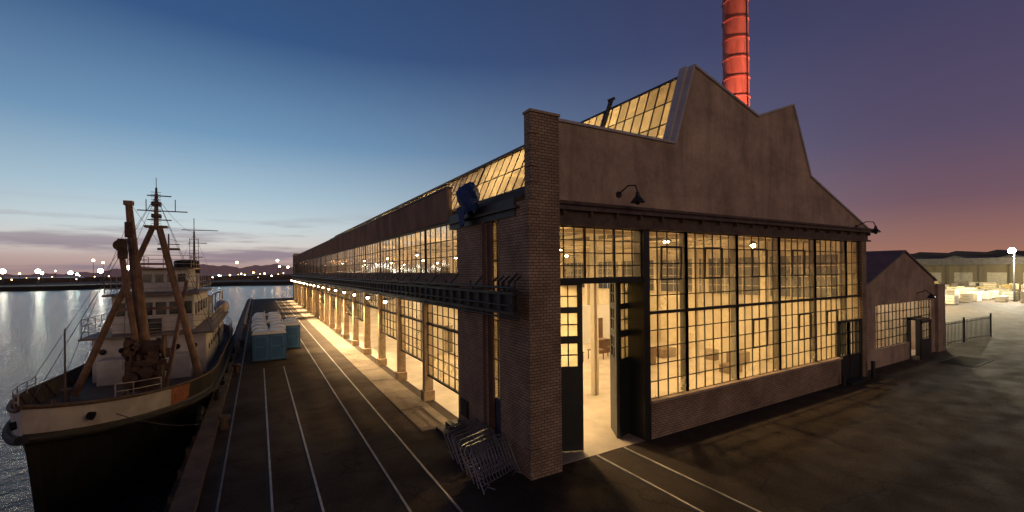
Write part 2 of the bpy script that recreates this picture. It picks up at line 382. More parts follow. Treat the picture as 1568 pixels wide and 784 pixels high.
for x in (9.5,17,21,29): r.cyl((x,12.6,7.8),(x,END,7.8),.06,n=6)
r.done('interior_steel',CREAM,B)
r=MB()
for y in [13+4.8*i for i in range(20)]:
    r.box(31.02,31.09,y,y+4.2,4.6,7.4)
r.done('interior_wall_windows',mat('night_glass',(.05,.06,.09),.15),B)
r=MB()
for y in [13+4.8*i for i in range(20)]:
    for k in range(7): r.box(30.98,31.02,y+k*.7-.02,y+k*.7+.02,4.6,7.4)
    for k in range(5): r.box(30.985,31.015,y,y+4.2,4.6+k*.7-.02,4.6+k*.7+.02)
r.done('interior_wall_sashes',CREAM,B)
r=MB(); r.box(12.0,14.6,33,33.2,0,5.5); r.box(14.6,14.8,33,45,0,5.5); r.box(24.5,30.9,30,30.2,0,3.4); r.box(19,22,60,60.3,0,5)
r.done('interior_partitions',mat('white_board',(.75,.72,.65),.6,var=.05),B)
r=MB(); r.box(12.9,13.6,32.95,33.0,.02,2.2); r.box(26,27,29.95,30,.02,2.2)
for k in range(5):
    x=17+k*1.9; r.box(x,x+1,24,24.8,.70,.75)
    for dx in(.05,.9):
        for dy in(.05,.7): r.box(x+dx,x+dx+.05,24+dy,24.05+dy,.02,.70)
for k in range(9):
    x=18+random.uniform(0,11);y=random.uniform(15,28); r.box(x,x+random.uniform(.5,1.6),y,y+.8,.02,random.uniform(.5,1.3))
r.done('interior_doors_crates_tables',mat('brown_wood',(.14,.08,.045),.6,var=.4),B)
# front glazing
glaze(bars,gl,(8.58,FY+.12,6.3),(4.18,0,0),(0,0,1.78),9,4,.03,.05,maj=3,mw=.08)
secs=[13.08,15.4,18.9,22.4,25.9,29.4,30.9]
for a,b2 in zip(secs[:-1],secs[1:]):
    n=max(2,round((b2-a)/.6))
    if b2<=28.3 :
        glaze(bars,gl,(a,FY+.12,1.5),(b2-a,0,0),(0,0,3.35),n,5,.035,.05,maj=n,mw=.14)
    elif a<28.3:
        glaze(bars,gl,(a,FY+.12,1.5),(28.2-a,0,0),(0,0,3.35),4,5,.035,.05)
        glaze(bars,gl,(28.2,FY+.12,3.5),(b2-28.2,0,0),(0,0,1.35),2,2,.035,.05)
    else: glaze(bars,gl,(a,FY+.12,3.5),(b2-a,0,0),(0,0,1.35),n,2,.035,.05)
    glaze(bars,gl,(a,FY+.12,4.92),(b2-a,0,0),(0,0,3.16),n,5,.035,.05,maj=n,mw=.14)
bars.box(13.0,30.95,FY+.04,FY+.2,4.82,4.94)
for sx0 in secs[1:-1]: bars.box(sx0-.09,sx0+.09,FY+.16,FY+.38,1.5,8.1)
for (x0,z0) in ((16.57,6.18),(20.07,2.84),(23.57,6.18),(27.06,2.84),(13.85,6.18),(20.07,6.18),(24.15,2.84)):
    for dx in (0,1.17): bars.beam((x0+dx,FY+.09,z0),(x0+dx,FY+.05,z0+1.3),.07,.05,(0,1,0))
    for dz in (0,1.3): bars.beam((x0,FY+.09,z0+dz),(x0+1.17,FY+.09,z0+dz),.07,.05,(0,1,0))
bars.done('window_bars',SASH,B); gl.done('window_glass',GLASS,B)
s=MB(); s.box(12.76,13.08,FY-.03,FY+.5,0,8.1); s.box(8.5,12.76,FY+.02,FY+.3,6.1,6.3); s.box(12.76,13.2,FY+.5,13.0,0,6.2)
s.box(8.53,9.2,12.6,12.72,0,6.2); s.box(8.53,8.62,FY+.02,12.6,0,6.1)
s.box(8.5,13,FY+.3,13,6.15,6.25)
s.box(28.3,28.42,FY+.0,FY+.25,0,3.5); s.box(30.88,31.0,FY+.0,FY+.25,0,3.5); s.box(28.3,31,FY+.0,FY+.25,3.4,3.52)
s.box(28.42,29.6,FY+.05,FY+.15,0,1.5); s.box(29.66,30.88,FY+.05,FY+.15,0,1.5); s.box(29.56,29.70,FY+.03,FY+.18,0,3.4)
for x0 in (28.42,29.7):
    for k in range(4): s.box(x0+k*.38,x0+k*.38+.05,FY+.06,FY+.14,1.5,3.4)
    for z in(2.1,2.75): s.box(x0,x0+1.16,FY+.07,FY+.13,z,z+.06)
s.cyl((28.0,FY-.3,0),(28.0,FY-.3,.6),.08); s.cyl((31.4,FY-.4,0),(31.4,FY-.4,1.0),.1); s.box(28.5,30.8,FY-.5,FY-.05,0,.12)
s.done('door_frames',DOORM,B)
def leaf(name,P0,P1,h=6.1):
    P0=Vector((*P0,0.05));P1=Vector((*P1,0.05));d=P1-P0;W=d.length
    m=MB();gm=MB()
    T=.04
    wx0,wx1=.18*W,.82*W
    m.box(0,wx0,-T,T,0,h);m.box(wx1,W,-T,T,0,h)
    wins=[(3.05,3.88),(4.15,4.98),(5.2,5.98)]
    zz=0
    for a,b2 in wins:
        m.box(wx0,wx1,-T,T,zz,a); zz=b2
        m.box(W/2-.02,W/2+.02,-.03,.03,a,b2); m.box(wx0,wx1,-.028,.028,(a+b2)/2-.02,(a+b2)/2+.02)
        gm.poly([(wx0,0,a),(wx1,0,a),(wx1,0,b2),(wx0,0,b2)],0,.5)
    m.box(wx0,wx1,-T,T,zz,h)
    for z in (.1,1.5,2.8): m.box(.03,W-.03,-T-.02,-T,z,z+.16)
    ang=math.atan2(d.y,d.x)
    e=m.done(name,DOORM,B,loc=P0,rot=(0,0,ang)); 
    gm.done(name+'_glass',SKYG,B,loc=P0,rot=(0,0,ang))
leaf('door_leaf_a',(9.18,12.78),(10.15,12.35))
leaf('door_leaf_b',(12.0,12.5),(12.6,13.5))
leaf('door_leaf_c',(12.02,12.48),(13.0,12.75))
def goose(x,z):
    m=MB(); m.cyl((x,FY-.0,z),(x,FY-.06,z),.12); m.tube([(x,FY,z),(x,FY-.5,z+.25),(x,FY-.85,z+.2),(x,FY-.95,z-.05)],.025)
    m.cyl((x,FY-.95,z-.05),(x,FY-.95,z-.2),.06,.08); m.cyl((x,FY-.95,z-.2),(x,FY-.95,z-.42),.09,.26,14); m.sphere((x,FY-.95,z-.42),.09)
    m.done('gooseneck_lamp',STEEL,B,True)
goose(11.5,9.35); goose(30.4,8.95)
c=MB()
gx=6.93
for z,h in ((5.82,.1),(5.2,.1)): c.box(gx-.14,gx+.14,11.55,END,z,z+h)
c.box(gx-.02,gx+.02,11.55,END,5.3,5.82)
y=11.7
while y<END:
    c.box(gx-.12,gx+.12,y-.03,y+.03,5.3,5.82); y+=.8
y=12.2
while y<END:
    c.beam((gx,y,5.9),(LX+.0,y,5.9),.12,.12); c.beam((gx-.1,y,5.95),(LX,y,6.5),.05,.05); c.cyl((gx-.18,y,6.02),(gx-.18,y+.0,6.25),.03); y+=2.4
c.cyl((gx-.22,11.4,6.05),(gx-.22,END,6.05),.045); c.cyl((gx-.22,11.6,5.5),(gx-.22,END,5.5),.03)
c.cyl((gx-.1,11.3,5.1),(gx-.1,70,5.1),.035)
for k in range(5):
    y=11.5+k*.35
    c.tube([(gx-.1,y,5.9),(gx-.15,y-.05,6.25),(gx-.05,y-.25,6.42)],.03)
c.done('crane_girder',STEEL,B)
# Interior lamps : shaded industrial pendants throw light down
lm=MB()
for x in (11.4,19,27):
    for y in [16,25.6,35.2,44.8,56,72,92]:
        pw=(2700 if x<25 else 2300) if y<50 else 4000
        lamp('ceiling_light','SPOT',(x,y,7.85),pw,WARM,B,.25,spot=165,blend=1.); lm.cyl((x,y,8.3),(x,y,8.08),.08,.32,12,1); lm.sphere((x,y,8.02),.15,0)
for y in (18,30,42,54): lamp('monitor_fill','POINT',(18.3,y,11.8),900,WARM,B,.3)  # extra points without fixtures, added so the monitor glass glows
for y in (15,25,35,47): lamp('skylight_fill','POINT',(10.2,y,9.8),360,WARM,B,.3)  # added fill, no fixture: lifts the sloped side glazing from inside
for i,y in enumerate(cols):
    if i>=2 and i<21:
        lm.cyl((LX-.1,y,5.0),(LX-.75,y,4.95),.03,.03,6,1); lm.cyl((LX-.78,y,5.02),(LX-.78,y,4.85),.06,.14,8,1); lm.sphere((LX-.78,y,4.8),.09,0)
        if i%2==0 or i<10:
            lamp('wall_light','SPOT',(LX-.8,y,4.72),{2:900,3:3600,4:6500}.get(i,12000),(1,.72,.38),B,.08,spot=92,blend=1.)
lm.done('lamp_fixtures',[BULB,STEEL],B,True)

# blue tarp over machine on ledge
t=MB(); random.seed(3)
Tm=mat('blue_tarp_cloth',(.015,.045,.17),.75,var=.35,scale=4,bump=.8,bscale=5)
n=22;rings=[(9.0,.28),(9.1,.32),(9.3,.40),(9.5,.48),(9.65,.5),(9.8,.46),(9.95,.35),(10.05,.22),(10.1,.08)]
for j,(z,rr) in enumerate(rings):
    for k in range(n):
        a=2*math.pi*k/n; q_=1+.13*math.sin(3*a+j)+.10*math.sin(7*a+j*1.3)
        t.v.append((7.0+rr*.75*q_*math.cos(a),15.1+rr*1.25*q_*math.sin(a)+(.25 if j>2 else 0)-.12*max(0,j-5),z-.2+.07*math.sin(5*a+j)))
for j in range(len(rings)-1):
    for k in range(n):
        t.f.append((j*n+k,j*n+(k+1)%n,(j+1)*n+(k+1)%n,(j+1)*n+k));t.m.append(0);t.a.append(0.)
t.f.append(tuple((len(rings)-1)*n+k for k in range(n)));t.m.append(0);t.a.append(0.)
t.poly([(6.85,15.3,9.1),(6.8,15.9,9.1),(6.88,15.8,8.3),(6.9,15.4,8.45)]);t.poly([(6.8,15.9,9.1),(7.2,16.1,9.1),(7.15,16.0,8.4),(6.88,15.8,8.3)])
t.done('blue_tarpaulin',Tm,None,True)
# ---------------- smokestack
s=MB(); cx,cy=43.0,27.1
s.cyl((cx,cy,0),(cx,cy,46),1.34,1.16,48)
s2=MB()
for z in range(6,46,2): s2.cyl((cx,cy,z),(cx,cy,z+.14),1.42-.0045*z,1.42-.0045*z,48)
STK=mat('red_stack_paint',(.50,.11,.07),.65,var=.45,scale=.9,stretch=(1,1,.2),col2=(.66,.19,.13))
STe=empty('smokestack'); s.done('shell',STK,STe,True); s2.done('ring_bands',mat('stack_band',(.30,.07,.05),.7),STe,True)
s=MB(); s.cyl((cx-.2,cy-1.42,0),(cx-.2,cy-1.3,46),.06,n=5); s.done('conduit',STEEL,STe)
s=MB(); s.box(38.6,39.2,21.2,21.8,9.0,9.4); s.box(38,50,20,34,0,9.0); s.done('boiler_house_base',CONC,STe)
for lx,ly,pw in ((39.0,21.6,56000),(46.4,21.5,22000)):
    o=lamp('stack_floodlight','SPOT',(lx,ly,9.7),pw,(1,.45,.32),STe,.3,spot=50,blend=.7)
    d=Vector((cx,cy,21))-Vector((lx,ly,9.7)); o.rotation_euler=d.to_track_quat('-Z','Y').to_euler()
# ---------------- annex building
A=empty('gabled_annex_building')
AY=12.45
a=MB(); a.extr([(33.0,AY,0),(33.0,AY,5.35),(39.2,AY,7.6),(44.9,AY,5.5),(44.9,AY,4.05),(34.6,AY,4.05),(34.6,AY,0)],(0,.3,0))
a.box(34.6,40.0,AY,AY+.3,0,1.2); a.box(42.2,44.9,AY,AY+.3,0,1.2); a.box(44.2,44.9,AY+.004,AY+.29,1.2,4.05)
a.box(44.9,46.4,AY-.2,AY+.4,0,5.2)
a.box(33,33.3,AY+.3,34,0,5.3); a.box(44.6,44.9,AY+.3,34,0,5.4); a.box(31.6,33,AY+.2,AY+.4,0,5.0)
a.done('walls',CONC,A)
a=MB(); a.extr([(32.8,AY-.1,5.28),(39.2,AY-.1,7.62),(39.2,AY-.1,7.74),(32.8,AY-.1,5.4)],(0,22,0)); a.extr([(45.1,AY-.1,5.42),(45.1,AY-.1,5.54),(39.203,AY-.1,7.74),(39.203,AY-.1,7.62)],(0,22,0)); a.done('roof',mat('annex_roof',(.14,.12,.13),.8,var=.3),A)
ab=MB();ag=MB(); 
glaze(ab,ag,(34.6,AY+.15,1.2),(5.4,0,0),(0,0,2.85),9,5,.045,.05); glaze(ab,ag,(42.2,AY+.15,1.2),(2.0,0,0),(0,0,2.85),4,5,.045,.05); glaze(ab,ag,(40,AY+.15,2.9),(2.2,0,0),(0,0,1.15),3,2,.04,.05)
ab.done('window_bars',SASH,A); ag.done('window_glass',GLASS,A)
a=MB(); a.box(40,40.15,AY-.05,AY+.3,0,2.9);a.box(42.05,42.2,AY-.05,AY+.3,0,2.9);a.box(40,42.2,AY-.05,AY+.3,2.75,2.9)
a.box(40.15,42.05,AY-.6,AY-.52,0,1.4); a.box(40.15,40.4,AY-.6,AY-.52,1.4,2.7); a.box(41.8,42.05,AY-.6,AY-.52,1.4,2.7);a.box(40.15,42.05,AY-.6,AY-.52,2.6,2.75)
a.box(40.15,42.05,AY-.5,AY+.1,2.75,2.85)
a.tube([(41.4,AY,4.6),(41.4,AY-.5,4.85),(41.4,AY-.8,4.6)],.03); a.cyl((41.4,AY-.8,4.6),(41.4,AY-.8,4.3),.08,.28,12)
a.done('door_and_lamp',DOORM,A)
a=MB(); a.box(33.3,44.6,AY+.3,33,.004,.02); a.box(33.3,44.6,20.0,20.2,0,5.3); 
a.done('interior',CREAM,A)
a=MB()
for k in range(6): a.box(34.5+k*1.7,35.3+k*1.7,17.5,18.6,.02,random.uniform(1,2.4))
a.done('machinery',STEEL,A)
for x,y in((37,16),(42,16)): lamp('ceiling_light','POINT',(x,y,4.8),330,(1,.84,.66),A,.3)
# ---------------- fence
f=MB(); x=46.6
while x<58.6: f.cyl((x,13.0-(x-46.6)*.05,0),(x,13.0-(x-46.6)*.05,1.95),.022,n=5); x+=.28
for z in(.25,1.75): f.cyl((46.5,13,z),(58.6,12.4,z),.03,n=6)
for x in(46.5,52.5,58.6): f.cyl((x,13-(x-46.6)*.05,0),(x,13-(x-46.6)*.05,2.15),.06,n=8)
f.done('metal_fence',STEEL)
f=MB(); f.box(40.2,44,9.2,9.28,.004,.03); f.box(40.2,44,10.9,10.98,.004,.03); f.box(40.2,40.28,9.28,10.9,.004,.03); f.box(43.92,44,9.28,10.9,.004,.03)
for k in range(22): f.box(40.35+k*.16,40.41+k*.16,9.28,10.9,.006,.02)
f.done('ground_grate',mat('grate_steel',(.02,.018,.016),.8))
# ---------------- background right
def warehouse(x0,x1,y0,y1,h,colr,name='warehouse',doors=True):
    e=empty(name); m=MB(); m.box(x0,x1,y0,y1,0,h); m.done('walls',mat('wh_wall',colr,.8,var=.2,scale=.1),e)
    m=MB(); m.box(x0-3.5,x1+.5,y0-.5,y1+.5,h-1.4,h+.6)
    n=int((y1-y0)/12)
    for k in range(n): m.extr([(x0,y0+k*12+2,h+.6),(x0,y0+k*12+8,h+.6),(x0,y0+k*12+5,h+1.5)],(x1-x0,0,0))
    m.done('roof',ROOFM,e)
    if doors:
        m=MB(); k=y0+3
        while k<y1-5: m.box(x0-.08,x0-.02,k,k+4,0,4.5); k+=7
        m.done('roller_doors',mat('wh_door',(.24,.22,.18),.6),e)
        m=MB(); k=y0+1
        while k<y1-1: m.box(x0-3.3,x0-3.0,k,k+.3,0,h-1.4); k+=7
        m.done('canopy_posts',STEEL,e)
    return e
warehouse(186,240,-30,66,8.2,(.11,.09,.06))
warehouse(150,200,72,120,11.5,(.08,.07,.07))
warehouse(260,330,-60,220,11.5,(.10,.08,.08),doors=False)
def street_lamp(x,y,h,pw,col,em=120,r=.35):
    e=empty('street_lamp'); m=MB(); m.cyl((x,y,0),(x,y,h),.14,.09,8,1); m.beam((x,y,h),(x-1.2,y,h+.15),.12,.12,m=1); m.sphere((x-1.3,y,h+.0),r,0)
    m.done('pole_and_head',[emis('lamp_head',col,em),STEEL],e,True)
    lamp('light','POINT',(x-1.3,y,h-.6),pw,col,e,.3)
C1=(1,.82,.46)
street_lamp(118,22,9.2,42000,(1,.93,.72),400,.5)
street_lamp(100,38,9,26000,C1)
street_lamp(150,46,8.5,24000,C1)
street_lamp(150,10,8.5,24000,C1)
street_lamp(176,30,6,7000,C1,60)
street_lamp(90,30,8,42000,C1)
# yard contents: pallet stacks
cols_=[(.42,.36,.24),(.5,.38,.15),(.25,.22,.18),(.6,.52,.38),(.12,.10,.08)]
cm=[mat('wrapped_pallet_%d'%i,c,.5,var=.3,scale=1) for i,c in enumerate(cols_)]
random.seed(11)
pl=MB()
for i in range(20):
    for j in range(13):
        if random.random()<.35: continue
        x=102+j*6+random.uniform(-1,1);y=0+i*3.2;h=random.choice((.7,.9,1.4,1.4,2.0)); L_=random.choice((1.2,1.4,2.2,2.6))
        if x<112 and y<24: continue
        mm=random.randrange(5)
        k=0
        while k*.5<h: pl.box(x,x+2.4-random.uniform(0,.15),y,y+L_,.12+k*.5,.12+k*.5+.44,mm); k+=1
        pl.box(x+.2,x+.5,y,y+L_,0,.12,4); pl.box(x+1.9,x+2.2,y,y+L_,0,.12,4)
pl.done('pallet_stacks',cm)
# ---------------- far shore & hills
SH=mat('far_shore_land',(.03,.028,.03),.95,var=.3,scale=.05)
m=MB(); random.seed(5)
N_=90
def pol(az,d): 
    a=math.radians(az); return (d*math.sin(a),d*math.cos(a))
front=[];back=[]
for i in range(N_+1):
    az=-70+i*80/N_
    d=360-(az+30)*0.5+6*math.sin(i*.6)
    front.append(pol(az,d));back.append(pol(az,d+900))
for i in range(N_):
    a0,a1,b0,b1=front[i],front[i+1],back[i],back[i+1]
    m.poly([(*a0,-1.9),(*a1,-1.9),(*a1,.6),(*a0,.6)]); m.poly([(*a0,.6),(*a1,.6),(*b1,1.2),(*b0,1.2)])
m.done('far_shore_terrain',SH)
m=MB()
for i in range(60):
    az=-52+i*.95+random.uniform(-.4,.4); d=random.uniform(420,620); x,y=pol(az,d); w_=random.uniform(8,34);h=random.uniform(1.5,4)
    m.box(x-w_/2,x+w_/2,y,y+12,.5,h+1)
m.done('distant_port_buildings',mat('distant_sheds',(.07,.05,.045),.9))
m=MB(); prev=None
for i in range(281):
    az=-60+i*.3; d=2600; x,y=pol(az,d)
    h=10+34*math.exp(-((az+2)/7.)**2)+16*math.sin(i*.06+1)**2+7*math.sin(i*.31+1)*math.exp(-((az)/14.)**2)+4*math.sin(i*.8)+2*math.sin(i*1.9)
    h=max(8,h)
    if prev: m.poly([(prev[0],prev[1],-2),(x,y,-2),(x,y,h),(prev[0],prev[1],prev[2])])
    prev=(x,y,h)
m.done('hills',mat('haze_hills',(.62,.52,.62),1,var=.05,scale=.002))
def harbour_lights(lst,name='harbour_floodlight'):
    for k,(az,d,h,r_,col,st_) in enumerate(lst):
        x,y=pol(az,d); e=MB(); e.cyl((x,y,0),(x,y,h),.15,n=5,m=1); e.sphere((x,y,h),r_,0,8,6)
        o=e.done(name,[emis('flood',col,st_),STEEL])
W1=(1,.93,.75);Gr=(.75,1,.8);Or=(1,.5,.18)
def pxaz(x): return 30.3+math.degrees(math.atan((x-784)/665))
L_=[(4,375,9,1.3,W1,40),(58,380,9,1.2,W1,35),(64,395,8,.8,Gr,35),(108,380,8,1.1,W1,30),(118,400,7,.7,Gr,35),(154,375,9,1.3,W1,45),(197,385,11,1.3,W1,50),(143,520,19,1.0,Or,30),(158,520,17,.9,Or,24),
(275,520,18,1.1,Or,30),(363,500,17,1.1,Or,40),(425,500,19,1.2,Or,40),(428,500,13,1,Or,30),(441,480,12,1.0,Or,40),(30,500,8,.6,Or,25),(85,520,10,.6,Or,25),(232,430,7,.6,W1,40),(335,420,5,.5,W1,30),(352,450,5,.5,Or,30),(388,470,7,.7,Or,30),(405,470,6,.6,Or,30),(416,430,4,.5,W1,30)]
harbour_lights([(pxaz(a),d,h,r_,c_,s_) for a,d,h,r_,c_,s_ in L_])
for i in range(34):
    harbour_lights([(pxaz(random.uniform(0,445)),random.uniform(400,560),random.uniform(2,7),random.uniform(.25,.45),random.choice((Or,W1,Or)),22)])
for a in (60,155,198):
    x,y=pol(pxaz(a),372); lamp('harbour_light_source','POINT',(x,y,9),700,W1,None,.6)
# ---------------- portable toilets
TD=mat('tdoor',(.06,.18,.34),.4)
def toilet(x,y):
    e=empty('portable_toilet',(x,y,0),random.uniform(-.05,.05)); b_=MB()
    b_.box(-.56,.56,-.56,.56,.12,2.05,0); b_.box(-.42,.42,-.585,-.56,.2,1.95,1); b_.box(-.36,.36,-.6,-.585,.3,1.1,0); b_.box(-.36,.36,-.6,-.585,1.2,1.85,0)
    b_.box(.28,.34,-.63,-.6,1.0,1.15,2)
    for k in range(5): b_.box(.56,.575,-.45+k*.2,-.38+k*.2,.3,1.7,0); b_.box(-.575,-.56,-.45+k*.2,-.38+k*.2,.3,1.7,0)
    b_.box(-.6,.6,-.62,.6,0,.12,2)
    b_.done('cabin',[BLUEP,TD,RUBBER],e,bevel=.015)
    r_=MB(); r_.extr([(-.6,-.6,2.05),(.6,-.6,2.05),(.55,-.6,2.2),(.3,-.6,2.33),(-.3,-.6,2.33),(-.55,-.6,2.2)],(0,1.2,0)); r_.cyl((.4,.4,2.2),(.4,.4,2.5),.05); r_.done('roof',WPLAS,e,bevel=.02)
random.seed(2)
for r_ in range(7):
    yb=37.4+r_*2.7
    toilet(.05+random.uniform(-.12,.12),yb+random.uniform(-.2,.2)); toilet(1.3+random.uniform(-.12,.12),yb+random.uniform(-.3,.3))
toilet(2.55,42.5); toilet(2.6,45.3)
# ---------------- crowd barriers
random.seed(9)
for k in range(9):
    e=empty('crowd_barrier',(6.62+.02*k,11.8+k*.33,0.02),random.uniform(-.08,.08)+.35)
    m=MB(); Wd=1.0; Hh=1.1
    m.tube([(-Wd,0,0),(-Wd,0,Hh-.12),(-Wd+.12,0,Hh),(Wd-.42,0,Hh),(Wd-.3,0,Hh-.12),(Wd-.3,0,0)],.022)
    m.cyl((-Wd,0,.22),(Wd-.3,0,.22),.016,n=6)
    for j in range(11): 
        xx=-Wd+(j+1)*1.7/12; m.cyl((xx,0,.22),(xx,0,Hh),.011,n=5)
    for xx in(-Wd+.2,Wd-.5): m.tube([(xx,-.3,0),(xx,0,.14),(xx,.3,0)],.018)
    o=m.done('frame',GALV,e,rot=(math.radians(-28+random.uniform(-7,7)),0,0))
# ---------------- tugboat
T=empty('tugboat'); CX=-5.3
def hb(Y,k=1.):
    if Y<28:
        s_=max(0,(Y-16)/12); b_=3.3*math.sin(s_*math.pi/2)**1.08 if s_>0 else 0
    elif Y<46: b_=3.3
    else: b_=3.3*math.sqrt(max(0,1-((Y-46)/7.2)**2))
    return b_
def top(Y): return 1.35+1.85*math.exp(-(Y-16)/6.)+(.25*max(0,(Y-44)/8))
levels=[(0,0,1.,'t'),(-.72,.12,.985,'r'),(-.86,.10,1.012,'r'),(-1.0,.2,.97,'r'),(None,.9,.86,-.4),(None,1.7,.72,-1.8),(None,2.6,.35,-4)]
ST_=[0,.012,.03,.055,.085,.12,.16,.2,.24,.28,.33,.4,.5,.6,.7,.8,.86,.91,.95,.98,1]
hull=MB()
grid=[]
for li,(dz,rake,kb,tag) in enumerate(levels):
    row=[]
    for s_ in ST_:
        Y=16+s_*37.2; Yr=Y+rake*(1-s_)**3
        bb=hb(Y)*(kb if Y>26 else kb*(1-.35*(1-kb)))
        fl=1. if li<3 else 1-(.35*(li-2)/3)*max(0,1-(Y-16)/9)
        z_=top(Y)+dz if dz is not None else tag
        row.append((Yr,bb*fl,z_))
    grid.append(row)
for li in range(len(levels)-1):
    for i in range(len(ST_)-1):
        a,b_,c_,d_=grid[li][i],grid[li][i+1],grid[li+1][i+1],grid[li+1][i]
        for sg in(1,-1):
            mi=1
            if li==0: mi=0 if a[0]<20.6 or sg<0 else (2 if a[0]<22.6 else 1)
            pts=[(CX+sg*a[1],a[0],a[2]),(CX+sg*b_[1],b_[0],b_[2]),(CX+sg*c_[1],c_[0],c_[2]),(CX+sg*d_[1],d_[0],d_[2])]
            hull.poly(pts if sg<0 else pts[::-1],mi)
hull.done('hull',[WHITE,BLACKH,ORANGE],T)
dk=MB()
for i in range(len(ST_)-1):
    a,b_=grid[1][i],grid[1][i+1]
    dk.poly([(CX-a[1]+.02,a[0],a[2]),(CX+a[1]-.02,a[0],a[2]),(CX+b_[1]-.02,b_[0],b_[2]),(CX-b_[1]+.02,b_[0],b_[2])],0)
dk.done('deck',DECK,T)
ib=MB()
for sg in(1,-1):
    for i in range(1,len(ST_)-1):
        a,b_=grid[0][i],grid[0][i+1]; a1,b1=grid[1][i],grid[1][i+1]
        q4=[(CX+sg*max(0,a[1]-.06),a[0]+.03,a[2]-.01),(CX+sg*max(0,b_[1]-.06),b_[0]+.0,b_[2]-.01),(CX+sg*max(0,b1[1]-.06),b1[0],b1[2]),(CX+sg*max(0,a1[1]-.06),a1[0]+.03,a1[2])]
        ib.poly(q4)
ib.done('bulwark_lining',DECK,T)
cp=MB(); fd=MB()
for sg in(1,-1):
    P=[(CX+sg*g_[1],g_[0],g_[2]+.02) for g_ in grid[0]]; cp.tube(P,.06,8)
    P=[(CX+sg*(g_[1]+.04),g_[0]-.03,g_[2]) for g_ in grid[2]]; fd.tube(P,.11,8)
    for g_ in grid[0][3:]: cp.beam((CX+sg*(g_[1]-.05),g_[0],g_[2]),(CX+sg*(g_[1]-.45),g_[0],g_[2]-.75),.05,.05)
cp.done('cap_rail',RUST,T); 
for Y in (24,27,30.5,34,38,42): 
    pts=[]
    for j in range(13):
        t_=2*math.pi*j/12; pts.append((CX+hb(Y)+.17,Y+.42*math.cos(t_),.1+.42*math.sin(t_)))
    fd.tube(pts,.13,6)
fd.done('fenders',RUBBER,T,True)
ha=MB()
for Y in (18.1,):
    for sg in(1,-1):
        ha.cyl((CX+sg*(hb(Y)-.1),Y,top(Y)-.36),(CX+sg*(hb(Y)+.08),Y-.05,top(Y)-.40),.10,.13,14)
ha.done('hawse_pipes',BLACKH,T,True)
sup=MB(); win=MB(); trim=MB()
def house(x0,x1,y0,y1,z0,z1,slant=0.):
    sup.hexa([(x0,y0,z0),(x1,y0,z0),(x1,y1,z0),(x0,y1,z0),(x0,y0+slant,z1),(x1,y0+slant,z1),(x1,y1,z1),(x0,y1,z1)])
house(CX-2.45,CX+2.6,31.5,46,.7,3.1); 
trim.box(CX-2.9,CX+3.0,31.2,46.3,3.1,3.2)
house(CX-1.9,CX+1.9,32.6,41,3.2,5.35,.1); trim.box(CX-2.2,CX+2.2,32.2,41.2,5.35,5.45)
house(CX-1.2,CX+1.3,35.5,39.5,5.45,6.9,.1); trim.box(CX-1.5,CX+1.6,35.2,39.8,6.9,7.0)
house(CX-2.0,CX+2.0,30.3,31.5,.7,2.1)
sup.done('deckhouses',WHITE,T,bevel=.06); trim.done('deck_edges',mat('ship_trim',(.20,.15,.11),.6,var=.3),T)
for x in (-1.55,-.95,-.32,.32,.95,1.55): win.box(CX+x-.24,CX+x+.24,32.62,32.70,4.2,4.95)
for x in (-.8,-.2,.4,.95): win.box(CX+x-.2,CX+x+.2,35.52,35.6,6.05,6.6)
for x in(-2,-1.2,-.4,.4,1.2,2): win.cyl((CX+x,31.46,2.4),(CX+x,31.55,2.4),.16,n=14)
for y in(33,34.6,36.2,37.8,39.4,42,44):
    win.cyl((CX+2.56,y,2.1),(CX+2.64,y,2.1),.17,n=14)
    if y<41: win.box(CX+1.88,CX+1.93,y,y+.7,4.1,4.8)
win.box(CX+2.59,CX+2.63,40.3,41.1,.8,2.7); win.box(CX-.35,CX+.35,32.6,32.68,3.25,4.0)
win.done('windows_and_portholes',DARKW,T)
fu=MB(); fu.cyl((CX+.4,42.5,3.2),(CX+.4,42.8,6.6),.95,.85,20,0); fu.cyl((CX+.4,42.8,6.6),(CX+.4,42.9,7.6),.87,.82,20,1); fu.cyl((CX+.4,42.75,5.4),(CX+.4,42.78,5.7),.9,.9,20,2)
for sx in(-1.9,1.9):
    fu.tube([(CX+sx,41.5,3.2),(CX+sx,41.5,4.3),(CX+sx,41.2,4.6)],.18,10,0); fu.cyl((CX+sx,41.2,4.55),(CX+sx,40.95,4.6),.2,.36,12,0)
fu.done('funnel_and_vents',[WHITE,BLACKH,ORANGE],T,True)
lb=MB()
for sx in(2.6,-2.6):
    for j in range(10):
        t0=j/10;t1=(j+1)/10; r0=.55*math.sin(math.pi*(.06+.88*t0));r1=.55*math.sin(math.pi*(.06+.88*t1))
        lb.cyl((CX+sx,42+4*t0,3.8),(CX+sx,42+4*t1,3.8),r0,r1,12)
    for y in(42.6,45.4): lb.tube([(CX+sx*.8,y,3.2),(CX+sx*.8,y,4.9),(CX+sx,y,5.1),(CX+sx,y,4.3)],.05)
lb.done('lifeboats',mat('lifeboat_paint',(.42,.35,.30),.5),T,True)
rl=MB()
def railing(pts,h=1.,n=2):
    for a,b_ in zip(pts[:-1],pts[1:]):
        a=Vector(a);b_=Vector(b_);k=max(1,int((b_-a).length/1.1))
        for j in range(k+1): p_=a.lerp(b_,j/k); rl.cyl(p_,p_+Vector((0,0,h)),.022,n=5)
        for j in range(n+1): z_=Vector((0,0,h*(j+1)/(n+1))); rl.cyl(a+z_,b_+z_,.017,n=5)
railing([(CX+2.9,46,3.2),(CX+2.9,31.3,3.2),(CX-2.8,31.3,3.2),(CX-2.8,46,3.2)])
railing([(CX+2.1,41,5.45),(CX+2.1,32.3,5.45),(CX-2.1,32.3,5.45),(CX-2.1,41,5.45)])
